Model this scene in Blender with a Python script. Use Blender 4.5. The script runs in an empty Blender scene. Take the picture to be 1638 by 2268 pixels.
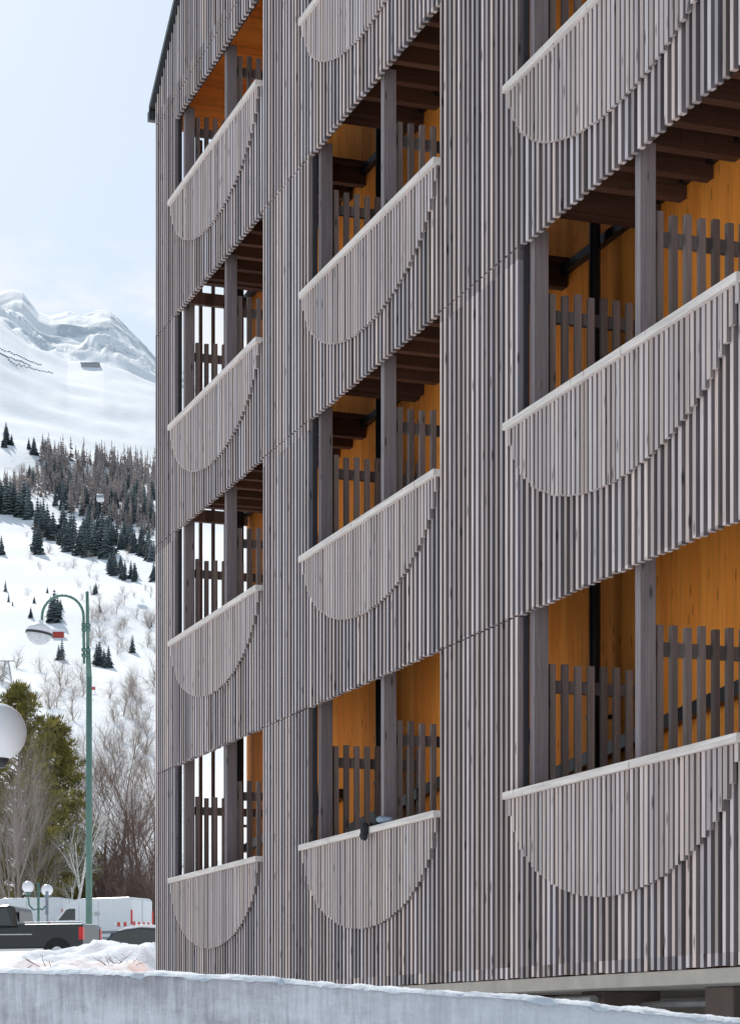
import bpy, math, random
from mathutils import Vector, Matrix, noise
random.seed(7)
F=5000.0; HY=2288.0; EYE=1.6
scene=bpy.context.scene
scene.view_settings.view_transform='Standard'
scene.view_settings.look='None'
scene.view_settings.exposure=0

# ------------------------------------------------------------ helpers
def interp(x,xs,ys):
    if x<=xs[0]: return ys[0]
    for i in range(1,len(xs)):
        if x<=xs[i]:
            t=(x-xs[i-1])/(xs[i]-xs[i-1]); return ys[i-1]+t*(ys[i]-ys[i-1])
    return ys[-1]
def link(o,parent=None):
    scene.collection.objects.link(o)
    if parent: o.parent=parent
    return o
def empty(name,loc=(0,0,0),rz=0,scale=1):
    e=bpy.data.objects.new(name,None); e.location=loc; e.rotation_euler=(0,0,rz); e.scale=(scale,)*3
    e.empty_display_size=.2
    return link(e)
class MB:
    def __init__(s): s.v=[]; s.f=[]
    def box(s,x0,x1,y0,y1,z0,z1,ztop2=None):
        b=len(s.v); zt=z1 if ztop2 is None else ztop2
        s.v+=[(x0,y0,z0),(x1,y0,z0),(x1,y1,z0),(x0,y1,z0),(x0,y0,z1),(x1,y0,zt),(x1,y1,zt),(x0,y1,z1)]
        s.f+=[tuple(b+i for i in q) for q in ((0,3,2,1),(4,5,6,7),(0,1,5,4),(1,2,6,5),(2,3,7,6),(3,0,4,7))]
    def tube(s,p,q,r0,r1,n=6,cap=True):
        p=Vector(p); q=Vector(q); d=(q-p)
        if d.length<1e-6: return
        d.normalize()
        a=d.orthogonal().normalized(); c=d.cross(a); b=len(s.v)
        for (o,r) in ((p,r0),(q,r1)):
            for i in range(n):
                t=2*math.pi*i/n; s.v.append(tuple(o+a*(r*math.cos(t))+c*(r*math.sin(t))))
        for i in range(n):
            j=(i+1)%n; s.f.append((b+i,b+j,b+n+j,b+n+i))
        if cap:
            s.f.append(tuple(b+i for i in reversed(range(n)))); s.f.append(tuple(b+n+i for i in range(n)))
    def path(s,pts,r,n=8):
        for i in range(len(pts)-1): s.tube(pts[i],pts[i+1],r,r,n)
    def prism(s,prof,y0,y1):
        b=len(s.v); n=len(prof)
        s.v+=[(x,y0,z) for x,z in prof]+[(x,y1,z) for x,z in prof]
        s.f.append(tuple(b+i for i in range(n))); s.f.append(tuple(b+n+i for i in reversed(range(n))))
        for i in range(n):
            j=(i+1)%n; s.f.append((b+j,b+i,b+n+i,b+n+j))
    def sphere(s,c,r,nu=20,nv=12,sz=1.0,vmin=0,vmax=math.pi):
        b=len(s.v)
        for j in range(nv+1):
            ph=vmin+(vmax-vmin)*j/nv
            for i in range(nu):
                t=2*math.pi*i/nu
                s.v.append((c[0]+r*math.sin(ph)*math.cos(t),c[1]+r*math.sin(ph)*math.sin(t),c[2]+r*sz*math.cos(ph)))
        for j in range(nv):
            for i in range(nu):
                k=(i+1)%nu; s.f.append((b+j*nu+i,b+(j+1)*nu+i,b+(j+1)*nu+k,b+j*nu+k))
    def add(s,o,M):
        b=len(s.v); s.v+=[tuple(M@Vector(v)) for v in o.v]; s.f+=[tuple(b+i for i in f) for f in o.f]
    def obj(s,name,mat,parent=None,smooth=False,bevel=0,side=None):
        me=bpy.data.meshes.new(name); me.from_pydata(s.v,[],s.f); me.update()
        me.materials.append(mat)
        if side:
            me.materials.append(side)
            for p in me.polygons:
                if abs(p.normal.x)>.5 or p.normal.y>.5: p.material_index=1  # side and back faces take the material with shade painted in
        if smooth:
            for p in me.polygons: p.use_smooth=True
        o=bpy.data.objects.new(name,me); link(o,parent)
        if bevel:
            m=o.modifiers.new('b','BEVEL'); m.width=bevel; m.segments=2; m.limit_method='ANGLE'
        return o

# ------------------------------------------------------------ materials
def newmat(name):
    m=bpy.data.materials.new(name); m.use_nodes=True
    nt=m.node_tree; b=nt.nodes['Principled BSDF']; return m,nt,b
def N(nt,t,**k):
    n=nt.nodes.new(t)
    for a,v in k.items(): setattr(n,a,v)
    return n
def math_(nt,op,a,b=None,clamp=False):
    n=N(nt,'ShaderNodeMath',operation=op); n.use_clamp=clamp
    for i,x in enumerate((a,b)):
        if x is None: continue
        if isinstance(x,(int,float)): n.inputs[i].default_value=x
        else: nt.links.new(x,n.inputs[i])
    return n.outputs[0]
def mixc(nt,f,a,b,mode='MIX'):
    n=N(nt,'ShaderNodeMix',data_type='RGBA',blend_type=mode)
    for i,x in ((0,f),(6,a),(7,b)):
        if isinstance(x,(int,float)): n.inputs[i].default_value=x
        elif isinstance(x,tuple): n.inputs[i].default_value=(*x,1) if len(x)==3 else x
        else: nt.links.new(x,n.inputs[i])
    return n.outputs[2]
def maprange(nt,x,a,b,c=0,d=1):
    n=N(nt,'ShaderNodeMapRange'); nt.links.new(x,n.inputs[0])
    for i,v in enumerate((a,b,c,d)): n.inputs[i+1].default_value=v
    return n.outputs[0]
def noisen(nt,vec,scale,detail=4,rough=.55):
    n=N(nt,'ShaderNodeTexNoise'); n.inputs['Scale'].default_value=scale; n.inputs['Detail'].default_value=detail
    n.inputs['Roughness'].default_value=rough
    if vec is not None: nt.links.new(vec,n.inputs['Vector'])
    return n.outputs['Fac']
def mapping(nt,vec,sc,loc=(0,0,0)):
    n=N(nt,'ShaderNodeMapping'); n.inputs['Scale'].default_value=sc; n.inputs['Location'].default_value=loc
    nt.links.new(vec,n.inputs['Vector']); return n.outputs[0]
def wood(name,cA,cB,pitch,axis='X',off=0.0,var=.35,knots=.7,rough=.75,grain=(55,55,2.2),levels=True,bump=.15,tint=0.0):
    m,nt,b=newmat(name)
    tc=N(nt,'ShaderNodeTexCoord').outputs['Object']
    sp=N(nt,'ShaderNodeSeparateXYZ'); nt.links.new(tc,sp.inputs[0])
    k=math_(nt,'FLOOR',math_(nt,'DIVIDE',math_(nt,'SUBTRACT',sp.outputs[axis],off),pitch))
    if levels:
        l=math_(nt,'FLOOR',math_(nt,'DIVIDE',math_(nt,'SUBTRACT',sp.outputs['Z'],4.98-2.85*3),2.85))
        k=math_(nt,'ADD',k,math_(nt,'MULTIPLY',l,371.3))
    w=N(nt,'ShaderNodeTexWhiteNoise',noise_dimensions='1D'); nt.links.new(k,w.inputs['W'])
    cmb=N(nt,'ShaderNodeCombineXYZ'); nt.links.new(w.outputs['Value'],cmb.inputs[2])
    add=N(nt,'ShaderNodeVectorMath',operation='MULTIPLY_ADD'); nt.links.new(cmb.outputs[0],add.inputs[0]); add.inputs[1].default_value=(9,9,9); nt.links.new(tc,add.inputs[2])
    g=noisen(nt,mapping(nt,add.outputs[0],grain),1.0,5,.6)
    big=noisen(nt,tc,.45,3)
    f=math_(nt,'ADD',math_(nt,'MULTIPLY',w.outputs['Value'],.6),math_(nt,'MULTIPLY',big,.5),True)
    col=mixc(nt,f,cA,cB)
    if tint:
        w2=N(nt,'ShaderNodeTexWhiteNoise',noise_dimensions='1D'); nt.links.new(math_(nt,'ADD',k,57.7),w2.inputs['W'])
        tn=mixc(nt,w2.outputs['Value'],(1.06,.99,.93),(.93,.985,1.07))
        col=mixc(nt,tint,col,mixc(nt,1.0,col,tn,'MULTIPLY'))
    br=math_(nt,'ADD',math_(nt,'MULTIPLY',w.outputs['Value'],var),1-var*.5)
    gr=maprange(nt,g,.25,.75,.72,1.22)
    bv=math_(nt,'MULTIPLY',br,gr)
    vo=N(nt,'ShaderNodeTexVoronoi'); vo.inputs['Scale'].default_value=1
    nt.links.new(mapping(nt,add.outputs[0],(11,11,2.6)),vo.inputs['Vector'])
    kn=maprange(nt,vo.outputs['Distance'],.07,.17,1-knots,1)
    bv=math_(nt,'MULTIPLY',bv,kn)
    cc=N(nt,'ShaderNodeCombineColor')
    for i in range(3): nt.links.new(bv,cc.inputs[i])
    col=mixc(nt,1.0,col,cc.outputs[0],'MULTIPLY')
    nt.links.new(col,b.inputs['Base Color']); b.inputs['Roughness'].default_value=rough
    b.inputs['Specular IOR Level'].default_value=.25
    bp=N(nt,'ShaderNodeBump'); bp.inputs['Strength'].default_value=bump; bp.inputs['Distance'].default_value=.01
    nt.links.new(g,bp.inputs['Height']); nt.links.new(bp.outputs[0],b.inputs['Normal'])
    return m
def plain(name,col,rough=.6,metal=0,var=.15,scale=6,spec=.4):
    m,nt,b=newmat(name)
    tc=N(nt,'ShaderNodeTexCoord').outputs['Object']
    n=noisen(nt,tc,scale,4)
    c=mixc(nt,maprange(nt,n,.3,.7),tuple(x*(1-var) for x in col),tuple(min(1,x*(1+var)) for x in col))
    nt.links.new(c,b.inputs['Base Color']); b.inputs['Roughness'].default_value=rough; b.inputs['Metallic'].default_value=metal
    b.inputs['Specular IOR Level'].default_value=spec
    return m
PITCH=.105; PP=.077
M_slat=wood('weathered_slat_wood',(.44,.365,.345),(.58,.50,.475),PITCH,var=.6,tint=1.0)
M_slatside=wood('shaded_slat_wood',(.16,.135,.14),(.23,.195,.195),PITCH,var=.6,tint=1.0)  # darker wood colour paints in the shade on the slat sides
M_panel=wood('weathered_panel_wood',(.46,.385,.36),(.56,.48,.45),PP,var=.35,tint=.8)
M_panelside=wood('shaded_panel_wood',(.22,.18,.175),(.28,.235,.225),PP,var=.35)  # shade of the panel slat sides put into the base colour
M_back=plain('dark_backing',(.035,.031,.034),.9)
M_post=wood('grey_post_wood',(.19,.165,.17),(.25,.215,.22),3.7,var=.2,levels=False)
M_bar=wood('grey_bar_wood',(.17,.135,.125),(.25,.205,.19),.115,axis='Y',off=.14,var=.4,levels=False)
M_cap=wood('pale_rail_wood',(.64,.57,.52),(.76,.69,.64),50,var=.1,grain=(2,40,40),knots=.4,levels=False)
M_beam=wood('brown_beam_wood',(.085,.042,.028),(.14,.075,.05),.45,var=.3,levels=False,grain=(40,2,40),knots=.3)
M_orange=wood('larch_cladding',(.95,.265,.03),(.98,.37,.06),.14,var=.14,knots=.55,levels=False,grain=(25,25,1.2),bump=.05)
M_soffit=wood('larch_soffit',(.93,.28,.04),(.97,.38,.07),.14,var=.2,knots=.4,levels=False,grain=(20,1.2,20))
M_metal=plain('dark_roof_metal',(.05,.055,.06),.45,.4)
M_pipe=plain('black_pipe',(.015,.015,.017),.4)
M_conc=plain('concrete_soffit',(.42,.38,.33),.85,scale=3)
M_colm=plain('brown_pier',(.13,.10,.085),.85)

# ------------------------------------------------------------ building
TH=math.atan2(1775,F)
bld=empty('timber_apartment_building',(-2.451,28.571,0),-(math.pi/2-TH))
S0=-.93; S1=16.08; NB=int(round((S1-S0)/PITCH)); ZB=2.04
COLS=[0.0,5.43,10.87]
RAIL=[3.55,6.545,9.28,12.12,14.95]
OTOP=[4.96,7.93,10.65,13.12,16.1]
APX=7.6
def roofz(s):
    return 13.70+(min(s,2*APX-s)-S0)*.66
def opens(s):
    for c in COLS:
        if c+.15<=s<=c+3.85:
            r=[(RAIL[i],OTOP[i]) for i in range(4)]
            if c==COLS[1]: r.append((RAIL[4],OTOP[4]))
            return [q for q in r if q[1]<roofz(s)-.3]
    return []
slat=MB(); back=MB()
for k in range(NB):
    x=S0+k*PITCH; xc=x+PITCH/2; top=roofz(xc)-.02
    w=.047+random.uniform(-.005,.005); dp=.045+random.uniform(-.003,.003)
    ops=opens(xc); segs=[]; z=ZB
    for (a,b) in ops:
        segs.append((z,a-.05,)); z=b
    segs.append((z,top))
    for i,(a,b) in enumerate(segs):
        cuts=[a]+[c for c in (4.96,7.93,10.65,13.4) if a+.2<c<b-.2]+[b]
        for j in range(len(cuts)-1):
            lo=cuts[j]+random.uniform(-.006,.006)+(.006 if j else 0); hi=cuts[j+1]-(.008 if j<len(cuts)-2 else 0)
            dx=random.uniform(-.004,.004)
            slat.box(xc-w/2+dx,xc+w/2+dx,-dp,.0,lo,hi)
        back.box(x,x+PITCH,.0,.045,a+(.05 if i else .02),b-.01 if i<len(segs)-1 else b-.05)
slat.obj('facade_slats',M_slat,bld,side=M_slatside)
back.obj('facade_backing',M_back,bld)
pan=MB(); cap=MB(); post=MB(); bars=MB(); beam=MB(); floor=MB(); trim=MB()
for c in COLS:
    nr=5 if c==COLS[1] else 4
    for i in range(nr):
        r=RAIL[i]; n=int(3.85/PP); cx=c+1.925; a=1.925; bdep=.95 if i==0 else .925
        for k in range(n+1):
            xc=c+k*PP+.04
            if xc>c+3.84: break
            t=1-((xc-cx)/a)**2
            d=bdep*math.sqrt(max(t,.004))
            if d<.1: d=.1
            w=.050+random.uniform(-.004,.004)
            pan.box(xc-w/2,xc+w/2,-.078+random.uniform(-.003,.003),-.050,r-d+random.uniform(-.004,.004),r-.062)
        cap.box(c-.02,c+3.87,-.115,.06,r-.06,r)
        fz=r-.75
        floor.box(c+.1,c+3.9,.05,1.195,fz-.05,fz)
        x=c+.12
        while x<c+3.9:
            beam.box(x,x+.1,.05,1.19,fz-.24,fz-.052); x+=.45
        beam.box(c-.02,c+.095,.05,1.19,fz-.26,fz+.02)
        for px in (c+.17,c+2.07):
            post.box(px,px+.085,.048,.175,r-1.2,OTOP[i]+.12)
        post.box(c+3.86,c+3.94,.048,.17,r-1.2,OTOP[i]+.12)
        for px in (c+.2,c+2.1):
            y=.20
            while y<1.16:
                h=random.uniform(-.012,.012)
                bars.box(px-.022,px+.026,y,y+.05,fz+.03,r+1.02+h); y+=.115
            bars.box(px-.07,px-.024,.176,1.19,r+.80,r+.90)
            bars.box(px-.07,px-.024,.176,1.19,r-.35,r-.25)
trim_levels=[r-.82 for r in RAIL[1:4]]
for z in trim_levels: trim.box(S0+.1,S1-.1,1.13,1.198,z-.06,z+.02)
for c in COLS:
    b0=len(trim.v)
    trim.box(c-1.9 if c else c-.7,c+3.2,1.09,1.15,4.02,4.13)
    for j in range(b0,b0+8):
        v=trim.v[j]; trim.v[j]=(v[0],v[1],v[2]+(v[0]-c)*.085)
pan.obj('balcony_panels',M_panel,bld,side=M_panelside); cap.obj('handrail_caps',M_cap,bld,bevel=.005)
post.obj('posts',M_post,bld,bevel=.004); bars.obj('privacy_screens',M_bar,bld)
beam.obj('ceiling_beams',M_beam,bld); floor.obj('balcony_floors',M_beam,bld); trim.obj('wall_ledgers',M_pipe,bld)
es=MB(); y=.2
while y<1.1:
    es.box(S0+.02,S0+.07,y,y+.04,2.1,13.3); y+=.17
for r in RAIL[:4]:
    es.box(S0+.075,S0+.14,.1,1.18,r-1.0,r-.84); 
    es.box(S0+.075,S0+.13,.1,1.18,r+.0,r+.08)
es.box(S0+.0,S0+.12,.05,.19,2.1,13.5)
es.obj('end_screen',M_bar,bld)
body=MB()
zz=lambda s:roofz(s)-.02
body.prism([(S0,2.05),(S1,2.05),(S1,zz(S1)),(APX,zz(APX)),(S0,zz(S0))],1.2,11)
body.obj('gallery_wall',M_orange,bld)
rf=MB()
def rslab(s_a,s_b,y0,y1,dz0,dz1,mb):
    za,zb=roofz(s_a),roofz(s_b)
    mb.prism([(s_a,za+dz0),(s_b,zb+dz0),(s_b,zb+dz1),(s_a,za+dz1)],y0,y1)
rslab(S0-.10,APX,-.10,11.2,.0,.09,rf); rslab(APX,2*APX-S0+.1,-.10,11.2,.0,.09,rf)
rf.box(S0-.13,S0-.04,-.11,11.2,13.52,13.64)
rf.obj('metal_roof',M_metal,bld)
sf=MB(); rslab(S0+.05,APX,.05,1.19,-.35,-.02,sf); rslab(APX,S1,.05,1.19,-.35,-.02,sf)
sf.obj('roof_soffit',M_soffit,bld)
pp=MB()
for c in COLS: pp.tube((c-.76,1.06,2.1),(c-.76,1.06,13.2),.05,.05,12)
for c in COLS:
    for z in (3.3,4.3,6.1,8.8): pp.box(c-.82,c-.70,1.0,1.198,z,z+.03)
pp.obj('downpipes',M_pipe,bld,smooth=False)
ba=MB(); ba.box(S0,S1,-.03,9,1.93,2.03); ba.box(S0,7.0,.1,9,.2,1.928)
ba.box(7.0,S1,2.6,2.9,.2,1.928)
ba.obj('concrete_base',M_conc,bld)
pr=MB()
for s in (9.2,11.15,13.25,15.4): pr.box(s,s+.42,.45,.95,.2,1.928)
pr.obj('piers',M_colm,bld,bevel=.01)
ub=MB(); 
ub.tube((8.9,.35,1.86),(11.6,.35,1.86),.035,.035,10); ub.tube((9.6,.8,1.82),(12.9,.8,1.82),.03,.03,10)
ub.obj('service_pipes',plain('galvanised_pipe',(.4,.4,.4),.4,.6),bld)
gr=MB()
for i in range(16):
    gr.box(12.1+i*.08,12.115+i*.08,1.5,1.52,1.1,1.76)
gr.box(12.05,13.4,1.49,1.53,1.74,1.77)
gr.obj('metal_grille',M_pipe,bld)
M_glove=plain('black_fabric',(.02,.022,.028),.8); M_gl2=plain('blue_grey_fabric',(.25,.3,.38),.8)
def lump(name,parts,mat,parent):
    mb=MB()
    for (c,r,sz) in parts: mb.sphere(c,r,12,8,sz)
    o=mb.obj(name,mat,parent,True)
    m=o.modifiers.new('r','REMESH'); m.mode='VOXEL'; m.voxel_size=.012; m.use_smooth_shade=True
    return o
gl=empty('ski_gloves',(0,0,0)); gl.parent=bld
lump('glove_palm',[((7.62,-.02,3.585),.055,.7),((7.69,-.05,3.59),.06,.7),((7.76,-.06,3.6),.05,.8),((7.58,-.14,3.53),.05,1.3),((7.55,-.15,3.47),.035,1.3),((7.61,-.155,3.46),.032,1.5)],M_glove,gl)
lump('glove_cuff',[((7.84,-.06,3.6),.06,.6),((7.92,-.05,3.59),.055,.6),((8.0,-.04,3.585),.04,.6)],M_gl2,gl)

# ------------------------------------------------------------ terrain
def PX(px,Y): return (px-819)/F*Y
RPX=[-900,-500,-250,-100,0,30,50,66,85,110,150,185,220,245,262,285,310,345,420,600,900,1600]
RY =[800,730,720,690,652,648,650,668,692,700,690,694,686,688,704,728,752,790,830,820,860,900]
def tz(px,Y):
    e18=interp(px,[-600,-100,0,60,150,230,350,600],[.325,.322,.3176,.3086,.2996,.2970,.288,.278])
    er=(HY-interp(px,RPX,RY))/F
    ys=[12,45,70,86,125,150,200,350,500,900,1300,1800,1960,2400,2800]
    e13=interp(px,[0,350],[.268,.252])
    zs=[1.25,2.55,3.55,4.25,6.6,9.0,15,1.6+.118*350,1.6+.165*500,1.6+.232*900,1.6+e13*1300,1.6+e18*1800,1.6+(e18-.005)*1960,1.6+er*2400,400]
    z=interp(Y,ys,zs)
    X=PX(px,Y)
    if Y>180:
        k=min(1,(Y-180)/900)
        z+=k*9*noise.fractal(Vector((X*.006,Y*.0045,3)),1,2,5)*(1-.6*max(0,min(1,(Y-1700)/300)))
        k2=max(0,min(1,(Y-1900)/300))
        if k2>0:
            fade=.35+.65*max(0,min(1,(2400-Y)/200)) if Y<2400 else .35
            w=X*.014+Y*.004+1.2*noise.noise(Vector((X*.01,Y*.01,7)))
            rid=1-2*abs(noise.fractal(Vector((w,Y*.0024,1)),.95,2.1,5))
            z+=k2*fade*(11*rid-6)
        z+=k*1.6*noise.noise(Vector((X*.02,Y*.012,8)))
        z-=k*2.0*abs(noise.noise(Vector((X*.02+Y*.012,Y*.002,4))))
    elif Y>13: z+=.08*noise.noise(Vector((X*.3,Y*.3,0)))
    if Y<40:
        t=max(0,min(1,(px-250)/500)); z=z*(1-t)+min(z,1.15)*t
    return z
pxs=[-9000,-6000,-4000,-2600,-1800,-1200,-800,-500,-300,-180]+[-100+i*2.0 for i in range(262)]+[440,500,600,760,1000,1300,1700,2200,3000,4200,6000,9500]
Ys=[12.3]+[13+i*1.5 for i in range(40)]+[74+i*4 for i in range(30)]+[195+i*9 for i in range(35)]+[512+i*14 for i in range(60)]+[1355+i*16 for i in range(28)]+[1803+i*7 for i in range(96)]+[2500,2650,2800,3200]
verts=[];mask=[]
for Y in Ys:
    for p in pxs:
        z=tz(p,Y); verts.append((PX(p,Y),Y,z)); 
        rk=0; X=PX(p,Y)
        n1=noise.fractal(Vector((X*.018,Y*.008,z*.03)),.7,2.2,6)
        if Y>1980: rk=max(0,min(1,.26+n1*1.0+.0006*(Y-2150)))
        elif Y>1300: rk=max(0,min(.2,-.3+n1*.7))
        sc=0
        e=(z-1.6)/Y; yy=HY-F*e
        if 500<Y<1250:
            sc=max(0,min(1,(n1+.25)*2.2))*max(0,1-abs(yy-(1065+.05*p))/100)
        if Y<520 and Y>190: sc=max(sc,max(0,min(.5,n1*1.4)))
        mask.append((rk,sc,0,1))
nx=len(pxs); faces=[(j*nx+i,j*nx+i+1,(j+1)*nx+i+1,(j+1)*nx+i) for j in range(len(Ys)-1) for i in range(nx-1)]
me=bpy.data.meshes.new('terrain'); me.from_pydata(verts,[],faces); me.update()
ca=me.color_attributes.new('mask','FLOAT_COLOR','POINT')
for i,c in enumerate(mask): ca.data[i].color=c
for p in me.polygons: p.use_smooth=True
m,nt,b=newmat('snow_terrain')
at=N(nt,'ShaderNodeAttribute',attribute_name='mask'); sp=N(nt,'ShaderNodeSeparateColor'); nt.links.new(at.outputs['Color'],sp.inputs[0])
tc=N(nt,'ShaderNodeTexCoord').outputs['Object']
nf=noisen(nt,mapping(nt,tc,(.13,.03,.16)),1,9,.75)
rkf=maprange(nt,math_(nt,'ADD',sp.outputs[0],math_(nt,'MULTIPLY',math_(nt,'SUBTRACT',nf,.5),2.4)),.46,.76)
rkf=math_(nt,'MULTIPLY',rkf,math_(nt,'GREATER_THAN',sp.outputs[0],.03))
ns=noisen(nt,mapping(nt,tc,(.25,.09,.25)),1,8,.75)
scf=maprange(nt,math_(nt,'ADD',math_(nt,'MULTIPLY',sp.outputs[1],.8),math_(nt,'MULTIPLY',math_(nt,'SUBTRACT',ns,.5),2.2)),.4,.75)
scf=math_(nt,'MULTIPLY',scf,math_(nt,'GREATER_THAN',sp.outputs[1],.02))
snowc=mixc(nt,maprange(nt,noisen(nt,tc,.02,5),.3,.7),(.80,.83,.87),(.89,.90,.92))
c1=mixc(nt,math_(nt,'MULTIPLY',rkf,.7),snowc,(.44,.50,.56))  # distance haze put into the rock colour as pale blue-grey
c2=mixc(nt,math_(nt,'MULTIPLY',scf,.75),c1,(.36,.33,.32))
nt.links.new(c2,b.inputs['Base Color']); b.inputs['Roughness'].default_value=.9; b.inputs['Specular IOR Level'].default_value=.1
bp=N(nt,'ShaderNodeBump'); bp.inputs['Strength'].default_value=.35; bp.inputs['Distance'].default_value=.8
nt.links.new(noisen(nt,mapping(nt,tc,(.2,.08,.2)),1,7,.65),bp.inputs['Height']); nt.links.new(bp.outputs[0],b.inputs['Normal'])
me.materials.append(m); ter=link(bpy.data.objects.new('terrain',me))
def snowmat(name,ca,cb,bs=.3,sc=3):
    m,nt,b=newmat(name); tc=N(nt,'ShaderNodeTexCoord').outputs['Object']
    nt.links.new(mixc(nt,maprange(nt,noisen(nt,tc,sc,6),.35,.65),ca,cb),b.inputs['Base Color'])
    b.inputs['Roughness'].default_value=.8; b.inputs['Specular IOR Level'].default_value=.2
    bp=N(nt,'ShaderNodeBump'); bp.inputs['Strength'].default_value=bs; bp.inputs['Distance'].default_value=.05
    nt.links.new(noisen(nt,tc,sc*4,8,.65),bp.inputs['Height']); nt.links.new(bp.outputs[0],b.inputs['Normal'])
    return m
M_snow=snowmat('snow',(.78,.81,.86),(.88,.89,.91))
M_bank=snowmat('ploughed_snow',(.60,.65,.72),(.78,.82,.87),.8,1.6)
gd=MB(); gd.v=[(-400,-300,0),(400,-300,0),(400,12.6,0),(-400,12.6,0)]; gd.f=[(0,1,2,3)]
gd.obj('ground',M_snow)

def findY(px,y,lo=130,hi=2350):
    Y=lo
    while Y<hi:
        if HY-F*(tz(px,Y)-EYE)/Y<=y: return Y
        Y*=1.006
    return hi

# ------------------------------------------------------------ snow banks, wall
def bank(name,Y0,depth,px0,px1,prof,step=.1,seed=0):
    X0=PX(px0,Y0); X1=PX(px1,Y0); nxx=int((X1-X0)/step); ny=34; mb=MB()
    for j in range(ny+1):
        v=j/ny; Y=Y0+(v-.5)*depth
        for i in range(nxx+1):
            X=X0+(X1-X0)*i/nxx; px=819+X/Y0*F
            top=EYE+(HY-interp(px,*prof))*Y0/F
            base=tz(px,Y)-.15
            sh=math.sin(math.pi*v)**.7
            edge=min(1,min(i,nxx-i)/8)
            z=base+(top-base)*sh*edge+ sh*.16*(noise.fractal(Vector((X*1.3,Y*1.3,seed)),.7,2.1,6)-.3)
            mb.v.append((X,Y,z))
    for j in range(ny):
        for i in range(nxx):
            a=j*(nxx+1)+i; mb.f.append((a,a+1,a+nxx+2,a+nxx+1))
    return mb.obj(name,M_bank,None,True)
bank('snow_bank',50,7,-150,420,([-150,0,20,35,60,130,170,215,260,345,420],[2150,2150,2140,2122,2108,2106,2106,2084,2087,2085,2090]),seed=2)
bank('snow_bank',36,6,-200,420,([-200,0,60,150,250,345,420],[2150,2146,2132,2126,2130,2118,2118]),seed=5)
tw=MB()
M_twig=plain('twig_bark',(.09,.07,.06),.9)
for (px,n) in ((100,4),(235,3),(270,4),(295,3)):
    for i in range(n):
        Y=35; X=PX(px+random.uniform(-16,16),Y); z=EYE+(HY-2142)*Y/F
        p=Vector((X,Y,z)); q=p+Vector((random.uniform(-.3,.3),0,random.uniform(.06,.26)))
        tw.tube(p,q,.007,.003,4); tw.tube(p.lerp(q,.6),p.lerp(q,.6)+Vector((random.uniform(-.12,.12),0,random.uniform(.03,.1))),.004,.002,4)
tw.obj('dry_twigs',M_twig)
WY=12.0
wp=([-1500,0,150,350,600,850,970,1100,1300,1500,1638,2300],[2142,2142,2144,2148,2162,2182,2190,2197,2215,2239,2252,2268])
def walltop(X): return EYE+(HY-interp(819+X/WY*F,*wp))*WY/F
wl=MB(); n=260; X0,X1=-5,3.15
for i in range(n+1):
    X=X0+(X1-X0)*i/n; t=walltop(X)-.02+.006*noise.noise(Vector((X*5,0,0)))
    f=WY+.012*noise.noise(Vector((X*1.5,2,0)))
    wl.v+=[(X,f,-.05),(X,f,t*.5),(X,f,t-.012),(X,f+.012,t),(X,f+.35,t),(X,f+.35,-.05)]
for i in range(n):
    for k in range(5): wl.f.append((i*6+k,(i+1)*6+k,(i+1)*6+k+1,i*6+k+1))
m,nt,b=newmat('icy_concrete'); tc=N(nt,'ShaderNodeTexCoord').outputs['Object']
spw=N(nt,'ShaderNodeSeparateXYZ'); nt.links.new(tc,spw.inputs[0])
st=noisen(nt,mapping(nt,tc,(26,26,2.2)),1,7,.75); bl=noisen(nt,mapping(nt,tc,(1.6,1,3.4)),1,7,.7); fi=noisen(nt,tc,45,6,.75)
f=math_(nt,'ADD',math_(nt,'MULTIPLY',st,.5),math_(nt,'MULTIPLY',bl,.55))
c=mixc(nt,maprange(nt,f,.44,.60),(.50,.48,.51),(.88,.87,.90))
left=maprange(nt,spw.outputs[0],-.6,1.2,.0,.75)
c=mixc(nt,left,c,(.84,.87,.92))
c=mixc(nt,maprange(nt,fi,.54,.70,0,.5),c,(.90,.90,.93))
nt.links.new(c,b.inputs['Base Color']); b.inputs['Roughness'].default_value=.6
bp=N(nt,'ShaderNodeBump'); bp.inputs['Strength'].default_value=.9; bp.inputs['Distance'].default_value=.02
nt.links.new(math_(nt,'ADD',f,math_(nt,'MULTIPLY',fi,.5)),bp.inputs['Height']); nt.links.new(bp.outputs[0],b.inputs['Normal'])
wall=empty('concrete_wall'); wl.obj('wall_body',m,wall,True)
cp=MB(); ny=10; n=600
for i in range(n+1):
    X=X0+(X1-X0)*i/n
    for j in range(ny+1):
        v=j/ny; Y=WY-.02+.39*v
        h=math.sin(math.pi*min(1,max(0,v)))**.5
        nn=noise.fractal(Vector((X*5,Y*5,1)),.7,2,6)
        z=walltop(X)-.024+h*(.018+.016*nn)-(0.01 if j in(0,ny) else 0)
        lip=.010*noise.noise(Vector((X*11,0,4))) if j<2 else 0
        cp.v.append((X,Y-lip-.002,z-(.03*max(0,noise.fractal(Vector((X*6,3,4)),.7,2,4)) if j==0 else 0)))
for i in range(n):
    for j in range(ny):
        a=i*(ny+1)+j; cp.f.append((a,a+ny+1,a+ny+2,a+1))
cp.obj('wall_snow_cap',M_bank,wall,True)

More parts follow.
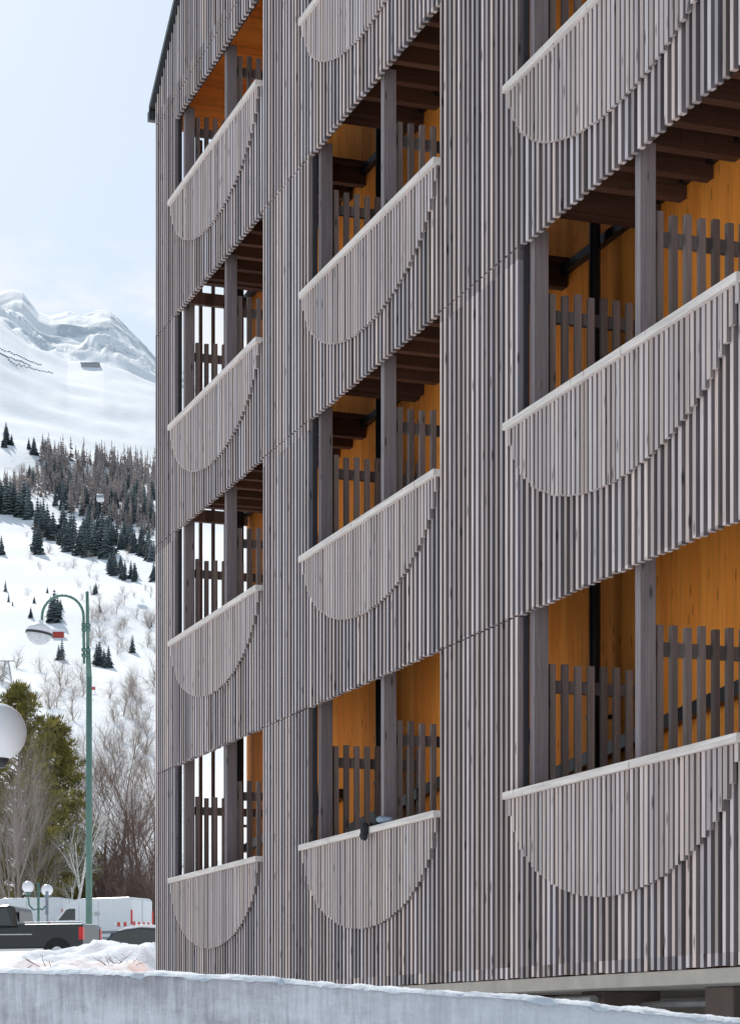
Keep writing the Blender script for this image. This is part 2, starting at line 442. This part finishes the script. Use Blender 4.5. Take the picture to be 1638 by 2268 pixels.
# ------------------------------------------------------------ vegetation
def foliage(name,ca,cb,scale=.6,trans=.0):
    m,nt,b=newmat(name); tc=N(nt,'ShaderNodeTexCoord').outputs['Object']
    nt.links.new(mixc(nt,maprange(nt,noisen(nt,tc,scale,4),.35,.65),ca,cb),b.inputs['Base Color'])
    b.inputs['Roughness'].default_value=.8; b.inputs['Specular IOR Level'].default_value=.15
    return m
M_fir=foliage('fir_foliage',(.09,.12,.13),(.18,.22,.225),.05)
M_larch=foliage('larch_twigs',(.29,.25,.24),(.42,.37,.355),.05)
M_pine=foliage('pine_foliage',(.10,.10,.022),(.36,.30,.085),.8)
M_bark=plain('pale_bark',(.36,.30,.26),.9); M_brown=plain('brown_bark',(.22,.15,.12),.9); M_birch=plain('birch_bark',(.70,.67,.62),.8,var=.35,scale=9)
def conifer(mb,x,y,z,h,r,tiers=11,per=9,sparse=0):
    mb.tube((x,y,z-.3),(x,y,z+h),h*.018,h*.003,4,False)
    for t in range(tiers):
        f=t/tiers; zz=z+h*(.06+.92*f); rr=r*(1-f)**.85+r*.05
        a0=random.random()*6.28
        for k in range(per):
            if random.random()<sparse: continue
            a=a0+6.283*k/per+random.uniform(-.2,.2); R=rr*random.uniform(.7,1.15); wd=R*.42
            ca,sa=math.cos(a),math.sin(a); dz=-R*random.uniform(.25,.55)
            b=len(mb.v)
            mb.v+=[(x,y,zz+h*.05),(x+ca*R*.6-sa*wd,y+sa*R*.6+ca*wd,zz+dz*.5),(x+ca*R,y+sa*R,zz+dz),(x+ca*R*.6+sa*wd,y+sa*R*.6-ca*wd,zz+dz*.5)]
            mb.f+=[(b,b+1,b+2),(b,b+2,b+3)]
fir=MB(); larch=MB()
def put(mb,px,y,hpx,r=.25,**k):
    Y=findY(px,y); z=tz(px,Y); h=hpx*Y/F
    conifer(mb,PX(px,Y),Y,z,h,h*r*random.uniform(.8,1.25),**k)
def seg(mb,p,q,n,jit,h0,h1,**k):
    for i in range(n):
        t=random.random(); put(mb,p[0]+(q[0]-p[0])*t+random.uniform(-5,5),p[1]+(q[1]-p[1])*t+random.uniform(-jit,jit),random.uniform(h0,h1),**k)
seg(fir,(-40,1115),(60,1140),34,16,35,80)
seg(fir,(85,1165),(170,1215),26,14,30,75)
seg(fir,(150,1215),(255,1240),34,11,35,82)
seg(fir,(190,1178),(345,1238),50,12,28,62)
seg(fir,(240,1262),(300,1290),14,10,28,58)
seg(fir,(120,1110),(345,1150),50,28,26,56)
seg(fir,(60,1060),(200,1095),24,26,22,46)
seg(fir,(210,1070),(345,1115),24,26,24,50)
seg(fir,(0,975),(120,1010),7,14,18,34)
seg(fir,(0,1300),(345,1380),12,40,12,26)
for (px,y,h) in ((85,1228,70),(76,1222,50),(92,1190,74),(120,1378,76),(112,1370,50),(128,1372,48),(137,1462,50),(130,1464,36),(220,1478,58),(240,1482,52),(214,1470,46),(230,1480,44),(293,1450,42),(68,1372,26),(14,985,44),(75,1008,42),(100,1012,36),(12,1310,26),(340,1288,44),(345,1286,36),(3,1230,46),(215,1010,24),(250,1275,34)):
    put(fir,px,y,h,r=.27)
fir.obj('distant_fir_forest',M_fir)
seg(larch,(90,1050),(345,1080),330,42,26,58,per=6,tiers=12,sparse=.4,r=.17)
seg(larch,(150,1115),(345,1170),150,28,26,58,per=6,tiers=12,sparse=.4,r=.17)
seg(larch,(0,1100),(120,1070),100,26,22,48,per=6,tiers=12,sparse=.4,r=.17)
larch.obj('distant_larch_forest',M_larch)

def bare(h,depth=5,kids=4,spread=.6,r0=None,droop=0,nmin=3,twist=.18):
    mb=MB(); r0=r0 or h*.014
    def br(p,d,L,r,lv):
        segs=3 if lv>1 else 2; pts=[p]
        for s in range(segs):
            d=(d+Vector((random.uniform(-twist,twist),random.uniform(-twist,twist),random.uniform(-.02,.10)-droop*(lv<2)))).normalized()
            q=pts[-1]+d*(L/segs); ra=r*(1-.55*s/segs); rb=r*(1-.55*(s+1)/segs)
            mb.tube(pts[-1],q,ra,rb,5 if lv>2 else 3,False); pts.append(q)
            if lv>0:
                for k in range(kids if s else kids-2):
                    a=random.random()*6.283; sp=spread*random.uniform(.6,1.3)
                    o=d.orthogonal().normalized(); c=d.cross(o)
                    nd=(d*math.cos(sp)+(o*math.cos(a)+c*math.sin(a))*math.sin(sp)).normalized()
                    br(q.lerp(pts[-2],random.random()*.7),nd,L*random.uniform(.42,.66),rb*.55,lv-1)
        return
    br(Vector((0,0,-.3)),Vector((0,0,1)),h*.62,r0,depth)
    return mb
bt=[bare(1,3,4,.55,.02) for _ in range(3)]
sh=[bare(1,3,4,.8,.014) for _ in range(2)]
grove=MB()
for (a,b,c,d,nn,h0,h1) in ((190,345,1340,1460,30,35,75),(240,345,1520,1650,18,60,110),(60,180,1480,1640,14,60,110),(0,60,1480,1560,5,50,90),(60,345,1180,1340,60,18,38),(180,345,1640,1760,16,70,120)):
    for i in range(nn):
        px=random.uniform(a,b); y=random.uniform(c,d); Y=findY(px,y); h=random.uniform(h0,h1)*Y/F
        mm=Matrix.Translation((PX(px,Y),Y,tz(px,Y)))@Matrix.Rotation(random.random()*6.28,4,'Z')@Matrix.Scale(h,4)
        grove.add(random.choice(bt+sh),mm)
grove.obj('distant_bare_trees',M_bark)
def placetree(name,mb,px,Y,mat):
    o=mb.obj(name,mat); o.location=(PX(px,Y),Y,tz(px,Y)); return o
for (px,Y,h) in ((16,130,9.5),(50,127,11.0),(88,131,8.5)):
    placetree('bare_tree',bare(h,4,4,.34,h*.009,twist=.12),px,Y,M_bark)
for (px,Y,h) in ((195,140,12),(228,146,12.5),(262,142,12.5),(295,147,12.5),(325,141,12),(350,150,13)):
    placetree('bare_tree',bare(h,4,4,.6,h*.010),px,Y,M_brown)
bi=bare(9,4,3,.5,.12,twist=.1); o=placetree('birch_tree',bi,158,127,M_birch); o.rotation_euler=(0,.12,0)
bush=MB()
for i in range(60):
    px=random.uniform(160,360); Y=random.uniform(136,150)
    bush.add(random.choice(sh+bt),Matrix.Translation((PX(px,Y),Y,tz(px,Y)))@Matrix.Rotation(random.random()*6.28,4,'Z')@Matrix.Scale(random.uniform(3,8.5),4))
bush.obj('bare_shrubs',M_brown)
def pine(name,px,Y,h,r,nb=110):
    e=empty(name,(PX(px,Y),Y,tz(px,Y))); tr=MB(); fo=MB()
    tr.tube((0,0,-.3),(0,0,h*.5),h*.018,h*.012,8,False); tr.tube((0,0,h*.5),(.1,0,h*.97),h*.012,h*.003,6,False)
    for i in range(nb):
        f=i/nb; z=h*(.08+.90*f); R=r*(1-f**2.4)**.75*random.uniform(.65,1.12)+.25
        a=i*2.4+random.uniform(-.3,.3); ca,sa=math.cos(a),math.sin(a)
        up=R*random.uniform(.15,.55)
        q=Vector((ca*R,sa*R,z+up)); p=Vector((0,0,z))
        tr.tube(p,q,h*.005,h*.001,4,False)
        for k in range(8):
            t=random.uniform(.3,1.02); c=p.lerp(q,t)+Vector((random.gauss(0,.16),random.gauss(0,.16),random.gauss(0,.12)))
            cr=random.uniform(.3,.55)
            for n_ in range(30):
                d=Vector((random.gauss(0,1),random.gauss(0,1),random.gauss(.3,.8))).normalized()
                o=c+d*cr*random.uniform(.3,.7); w=d.orthogonal().normalized()*.04
                d2=(d+Vector((0,0,.5))).normalized()*random.uniform(.18,.34)
                b=len(fo.v); fo.v+=[tuple(o-w),tuple(o+w),tuple(o+d2)]; fo.f.append((b,b+1,b+2))
    tr.obj('trunk_and_limbs',M_brown,e); fo.obj('needles',M_pine,e)
pine('pine_tree',42,134,14.8,3.3)
pine('pine_tree',122,138,12.8,2.5)
pine('pine_tree',-60,140,12.5,3,80)

# ------------------------------------------------------------ lamps
M_green=plain('green_lamp_paint',(.10,.20,.165),.45,var=.1); 
m,nt,b=newmat('opal_globe'); b.inputs['Roughness'].default_value=.25; b.inputs['Subsurface Weight'].default_value=.3; M_opal=m
tcn=N(nt,'ShaderNodeTexCoord').outputs['Object']; nt.links.new(mixc(nt,noisen(nt,tcn,3,3),(.78,.78,.81),(.86,.86,.88)),b.inputs['Base Color'])
M_glassy=plain('clear_lamp_bowl',(.55,.57,.6),.12,.2)
Y=76.0; sc=F/Y
def q(px,y,Y=Y): return ((px-197)/F*Y,0,(HY-y)/F*Y+EYE)
g0=tz(197,Y); lam=empty('street_lamp',(PX(197,Y),Y,0))
lp=MB(); lp.tube((0,0,g0-.2),q(197,1500),.115,.10,14); lp.tube(q(197,1500),q(195,1440),.10,.075,14)
lp.tube(q(195,1440),q(193,1315),.06,.055,12); lp.sphere(q(193,1313),.06,10,6)
lp.tube(q(186,1470),q(185,1385),.045,.045,10)
arc=[q(185,1385)]+[q(139+46*math.cos(t*math.pi/14),1366-47*math.sin(t*math.pi/14)) for t in range(0,15)]+[q(93,1378)]
lp.path(arc,.045,10)
for y in (1385,1395,1440,1452):
    a=q(181,y); c=q(200,y); lp.box(a[0],c[0],-.1,.1,a[2]-.05,a[2]+.05)
lp.obj('pole_and_arm',M_green,lam,True)
hd=empty('lamp_head',q(87,1402)); hd.parent=lam; hd.rotation_euler=(.0,.15,0)
a=MB(); a.sphere((0,0,0),.45,24,8,.75,0,math.pi/2); a.tube((0,0,.3),(0,0,.45),.1,.06,10); a.obj('lamp_hood',M_opal,hd,True)
a=MB(); a.tube((0,0,-.06),(0,0,.02),.47,.47,28); a.obj('lamp_band',M_metal,hd)
a=MB(); a.sphere((0,0,-.05),.43,24,8,.8,math.pi/2,math.pi); a.obj('lamp_bowl',M_glassy,hd,True)
Y2=86.0; tg=empty('twin_globe_lamp',(PX(85,Y2),Y2,0)); a=MB(); k=Y2/F
gz=lambda y:(HY-y)*k+EYE
a.tube((0,0,tz(85,Y2)-.2),(0,0,gz(1955)),.06,.045,10)
for s,cx,y in ((-1,62,1965),(1,104,1972)):
    X=(cx-85)*k
    a.path([(0,0,gz(2012)),(X*.5,0,gz(2016)),(X*.9,0,gz(2005)),(X,0,gz(y+16))],.035,8); a.tube((X,0,gz(y+18)),(X,0,gz(y+10)),.09,.12,10)
a.obj('pole_and_arms',M_green,tg,True)
for cx,y in ((62,1965),(104,1972)):
    b_=MB(); b_.sphere(((cx-85)*k,0,gz(y)),.225); b_.obj('globe',M_opal,tg,True)
Y3=21.0; k=Y3/F; ng=empty('globe_street_lamp',(PX(-6,Y3),Y3,0)); gz3=(HY-1622)*k+EYE
a=MB(); a.sphere((0,0,gz3),.27,40,24); a.obj('globe',M_opal,ng,True)
a=MB(); a.tube((0,0,1.2),(0,0,gz3-.33),.022,.022,12); a.tube((0,0,gz3-.33),(0,0,gz3-.23),.07,.12,20); a.obj('pole',M_metal,ng,True)
sg=empty('road_sign',(PX(105,72),72,0)); a=MB(); g=tz(105,72)
a.tube((0,0,g-.2),(0,0,g+2.2),.035,.035,8); a.obj('sign_post',plain('galvanised',(.35,.38,.42),.5,.5),sg)
a=MB(); a.box(-.05,.05,-.12,-.09,g+1.75,g+2.5); a.obj('sign_plate',plain('sign_back_grey',(.3,.34,.42),.5),sg)

# ------------------------------------------------------------ vehicles
M_white=plain('white_van_paint',(.72,.73,.74),.3,var=.05); M_black=plain('black_car_paint',(.012,.013,.016),.25,spec=.6)
M_glass=plain('vehicle_glass',(.02,.025,.03),.08,spec=.8); M_tyre=plain('tyre_rubber',(.02,.02,.02),.85); M_red=plain('red_lens',(.6,.02,.02),.3)
M_chrome=plain('chrome_trim',(.5,.5,.52),.25,.9); M_hi=plain('red_marking',(.6,.08,.06),.5); M_wm=plain('white_marking',(.8,.8,.8),.5); M_lg=plain('green_mark',(.35,.55,.15),.5)
M_txt=plain('grey_lettering',(.25,.26,.27),.5)
M_grey=plain('grey_trim',(.22,.23,.24),.6)
def wheels(par,xs,r,hw):
    t=MB(); h=MB()
    for x in xs:
        for s in (-1,1):
            t.tube((x,s*(hw-.24),r),(x,s*hw,r),r,r,24); h.tube((x,s*(hw-.02),r),(x,s*(hw+.012),r),r*.6,r*.55,16)
    t.obj('tyres',M_tyre,par,bevel=.02); h.obj('wheel_hubs',M_chrome,par)
def van(name,px,Y,rot,extra=True):
    e=empty(name,(PX(px,Y),Y,tz(px,Y)),rot); hw=.98
    body=MB(); body.prism([(-2.7,.35),(2.6,.35),(2.72,.6),(2.66,.98),(2.15,1.28),(1.42,2.1),(1.1,2.32),(.7,2.42),(-2.55,2.42),(-2.7,2.3)],-hw,hw)
    body.obj('van_body',M_white,e,bevel=.07)
    g=MB()
    for s in (-1,1):
        y0,y1=(hw-.004,hw+.006) if s>0 else (-hw-.006,-hw+.004)
        g.prism([(.85,1.3),(1.95,1.3),(1.42,1.85),(1.25,1.9),(.85,1.9)],y0,y1)
    b=len(g.v); g.v+=[(2.17,-.85,1.30),(2.17,.85,1.30),(1.46,.8,2.1),(1.46,-.8,2.1)]; g.f.append((b,b+1,b+2,b+3))
    g.obj('windows',M_glass,e)
    wheels(e,(-1.65,1.75),.34,hw+.0)
    r=MB(); 
    for s in (-1,1): r.box(-2.715,-2.66,s*.97-.06,s*.97+.035 if s>0 else s*.97+.06,1.0,1.75)
    r.obj('tail_lamps',M_red,e)
    tr=MB()
    for s in (-1,1): tr.box(-2.6,2.3,*((hw+.0,hw+.02) if s>0 else (-hw-.02,-hw)),.55,.68)
    tr.box(-2.76,-2.7,-.9,.9,.35,.55); tr.box(-2.712,-2.70,-.012,.012,.6,2.3)
    for x in (-.62,.6): tr.box(x,x+.015,hw+.002,hw+.006,.7,2.25)
    tr.obj('bumper_trim',M_grey,e)
    mh=MB(); mw=MB()
    for i in range(8):
        b=mh if i%2 else mw
        b.box(-2.722,-2.716,-.88+i*.22,-.66+i*.22,.90,1.15)
        if i<5: b.box(-2.6+i*.2,-2.4+i*.2,hw+.003,hw+.009,.90,1.12)
    mh.obj('red_chevrons',M_hi,e); mw.obj('white_chevrons',M_wm,e)
    if extra:
        cu=bpy.data.curves.new('side_text','FONT'); cu.body='SU'; cu.size=.3; cu.extrude=.004; cu.materials.append(M_txt)
        t=bpy.data.objects.new('side_lettering',cu); link(t,e); t.location=(-.35,hw+.008,1.5); t.rotation_euler=(math.pi/2,0,math.pi)
        lg=MB()
        for i in range(3): lg.tube((-.22+i*.15,hw+.002,1.6),(-.22+i*.15,hw+.012,1.6),.065,.065,14)
        lg.obj('plain_green_dots',M_lg,e)
    return e
R30=math.radians(180-28)
van('delivery_van',220,119,R30)
van('delivery_van',52,124,math.radians(180-15),False)
pk=empty('pickup_truck',(PX(60,70),70,3.64),math.radians(180-11)); hw=.93
b=MB(); b.prism([(-2.1,.55),(3.1,.5),(3.15,1.0),(2.2,1.16),(1.95,1.18),(-.02,1.2),(-.02,1.28),(-2.1,1.28)],-hw,hw); b.obj('truck_body',M_black,pk,bevel=.05)
b=MB(); b.prism([(.02,1.17),(2.1,1.17),(1.3,1.82),(.35,1.88),(.12,1.82)],-.80,.80); b.obj('cab',M_black,pk,bevel=.06)
b=MB()
for s in (-1,1):
    b.prism([(.2,1.27),(1.0,1.27),(1.0,1.74),(.35,1.76)],s*.80-.008,s*.80+.008); b.prism([(1.06,1.27),(1.85,1.27),(1.3,1.72),(1.06,1.74)],s*.80-.008,s*.80+.008)
b.box(.03,.05,-.6,.6,1.33,1.7)
b.obj('windows',M_glass,pk)
b=MB(); b.path([(-2.05,hw-.05,1.33),(0,hw-.05,1.33)],.02,6); b.path([(-2.05,-hw+.05,1.33),(0,-hw+.05,1.33)],.02,6); b.box(-2.25,-2.1,-.88,.88,.5,.68); b.box(-.5,2.0,.935,.96,.95,.98); b.obj('chrome_trim',M_chrome,pk)
b=MB()
for s in (-1,1): b.box(-2.115,-1.98,s*.86-.075,s*.86+.078,.80,1.18)
b.obj('tail_lamps',M_red,pk)
b=MB()
for x in (-1.3,2.35):
    for s in (-1,1): b.tube((x,s*(hw-.05),.42),(x,s*(hw+.012),.42),.45,.45,24)
b.obj('wheel_arches',M_tyre,pk); wheels(pk,(-1.3,2.35),.38,hw+.02)
pc=empty('parked_car',(PX(318,58),58,2.85),math.radians(180-25)); hw=.87
b=MB(); b.prism([(-2.0,.3),(2.05,.28),(2.1,.6),(1.9,.78),(1.1,.9),(-1.6,.95),(-2.05,.85)],-hw,hw); b.obj('car_body',plain('dark_blue_paint',(.02,.03,.05),.25),pc,bevel=.08)
b=MB(); b.prism([(-1.7,.9),(1.15,.86),(.35,1.36),(-.3,1.43),(-1.1,1.38)],-.72,.72); b.obj('cabin_glass',M_glass,pc,bevel=.06)
b=MB(); b.prism([(-1.15,1.385),(.33,1.365),(.2,1.43),(-.3,1.5),(-1.0,1.46)],-.66,.66); b.obj('roof_snow',M_snow,pc,bevel=.04)
wheels(pc,(-1.3,1.3),.31,hw)

# ------------------------------------------------------------ ski-slope furniture
M_steel=plain('grey_steel',(.25,.27,.3),.5,.4)
def pylon(px,y,hpx):
    Y=findY(px,y); h=hpx*Y/F; e=empty('ski_lift_pylon',(PX(px,Y),Y,tz(px,Y))); a=MB(); w=h*.22
    L=[(Vector((sx*w,sy*w,0)),Vector((sx*w*.3,sy*w*.3,h))) for sx,sy in ((-1,-1),(1,-1),(1,1),(-1,1))]
    for p,q_ in L: a.tube(p,q_,h*.012,h*.012,4)
    for k in range(5):
        for i in range(4):
            p,q_=L[i]; r,s=L[(i+1)%4]
            a.tube(p.lerp(q_,k/5),r.lerp(s,(k+1)/5),h*.008,h*.008,4); a.tube(r.lerp(s,k/5),p.lerp(q_,(k+1)/5),h*.008,h*.008,4)
    a.tube((-w*1.5,0,h),(w*1.5,0,h),h*.02,h*.02,5); a.obj('lattice',M_steel,e)
pylon(338,1245,45); pylon(15,1520,55)
def hut(name,px,y,wpx,hpx,mat):
    Y=findY(px,y,hi=1790); k=Y/F; w=wpx*k/2; h=hpx*k; e=empty(name,(PX(px,Y),Y,tz(px,Y)))
    a=MB(); a.box(-w,w,-w*.6,w*.6,-3,h*.6); a.obj('walls',mat,e)
    a=MB(); a.v=[(-w*1.1,-w*.8,h*.6),(w*1.1,-w*.8,h*.6),(w*1.1,0,h),(-w*1.1,0,h),(w*1.1,w*.8,h*.6),(-w*1.1,w*.8,h*.6)]; a.f=[(0,1,2,3),(3,2,4,5),(1,4,2),(0,3,5)]; a.obj('snowy_roof',M_snow,e)
hut('mountain_chalet',200,815,38,8,plain('chalet_wood',(.38,.38,.40),.8))
hut('ski_hut',128,1412,26,18,plain('red_paint',(.45,.06,.04),.6))
Yc=640
gc=empty('gondola_cabin',(PX(222,Yc),Yc,EYE+(HY-1103)*Yc/F)); a=MB(); a.box(-1,1,-1,1,-1,1); a.obj('cabin',M_white,gc,bevel=.4); a=MB(); a.tube((0,0,1),(0,0,3),.08,.08,5); a.box(-1.02,1.02,-1.02,1.02,-.1,.6); a.obj('hanger_and_windows',M_steel,gc)
av=MB()
for (xa,ya,xb,yb) in ((0,775,95,812),(0,786,70,812),(20,806,120,830)):
    n=18
    for i in range(n):
        px=xa+(xb-xa)*i/n; y=ya+(yb-ya)*i/n; Y=findY(px,y,hi=1780); X=PX(px,Y); z=tz(px,Y)
        av.box(X-.9,X+.7,Y,Y+.3,z,z+.8)
av.obj('avalanche_barriers',M_steel)
sf_=MB(); Y=findY(205,1540); z=tz(205,Y); X=PX(205,Y)
mk=empty('slope_marker_banner',(X,Y,z)); sf_.tube((-.4,0,0),(-.4,0,2),.04,.04,5); sf_.tube((.5,0,0),(.5,0,1.6),.04,.04,5); sf_.obj('stakes',M_steel,mk)
a=MB(); a.box(-.4,.5,-.02,.02,.7,1.3); a.obj('banner',M_hi,mk)

# ------------------------------------------------------------ light, sky, camera
PHI=math.radians(18); EL=math.radians(36)
d=Vector((-math.sin(PHI)*math.cos(EL),math.cos(PHI)*math.cos(EL),math.sin(EL)))
sl=bpy.data.lights.new('sun','SUN'); sl.energy=4.5; sl.angle=math.radians(.6); sl.color=(1,.95,.88)
so=bpy.data.objects.new('sun',sl); link(so); so.rotation_euler=d.to_track_quat('Z','Y').to_euler(); so.location=(-30,30,60)
w=bpy.data.worlds.new('World'); scene.world=w; w.use_nodes=True; nt=w.node_tree; bg=nt.nodes['Background']
sky=N(nt,'ShaderNodeTexSky',sky_type='NISHITA'); sky.sun_disc=False; sky.sun_elevation=EL; sky.sun_rotation=-PHI; sky.air_density=1; sky.dust_density=2.0; sky.altitude=1600
tc=N(nt,'ShaderNodeTexCoord').outputs['Generated']; sp=N(nt,'ShaderNodeSeparateXYZ'); nt.links.new(tc,sp.inputs[0])
cn=noisen(nt,mapping(nt,tc,(22,22,50),(3.1,0,0)),1,8,.6)
band=maprange(nt,sp.outputs[2],.295,.34,1,0)
cf=math_(nt,'MULTIPLY',maprange(nt,cn,.44,.58),band,True)
col=mixc(nt,.6,sky.outputs[0],(4.1,4.85,5.3))
col=mixc(nt,math_(nt,'MULTIPLY',cf,.85),col,(6.3,6.4,6.5))
nt.links.new(col,bg.inputs['Color']); bg.inputs['Strength'].default_value=.15
cam=bpy.data.cameras.new('camera'); co=bpy.data.objects.new('camera',cam); link(co)
co.location=(0,0,EYE); co.rotation_euler=(math.pi/2,0,0)
cam.sensor_fit='HORIZONTAL'; cam.sensor_width=36; cam.lens=F/1638*36; cam.shift_y=(HY-1134)/1638; cam.clip_start=.5; cam.clip_end=9000
scene.camera=co
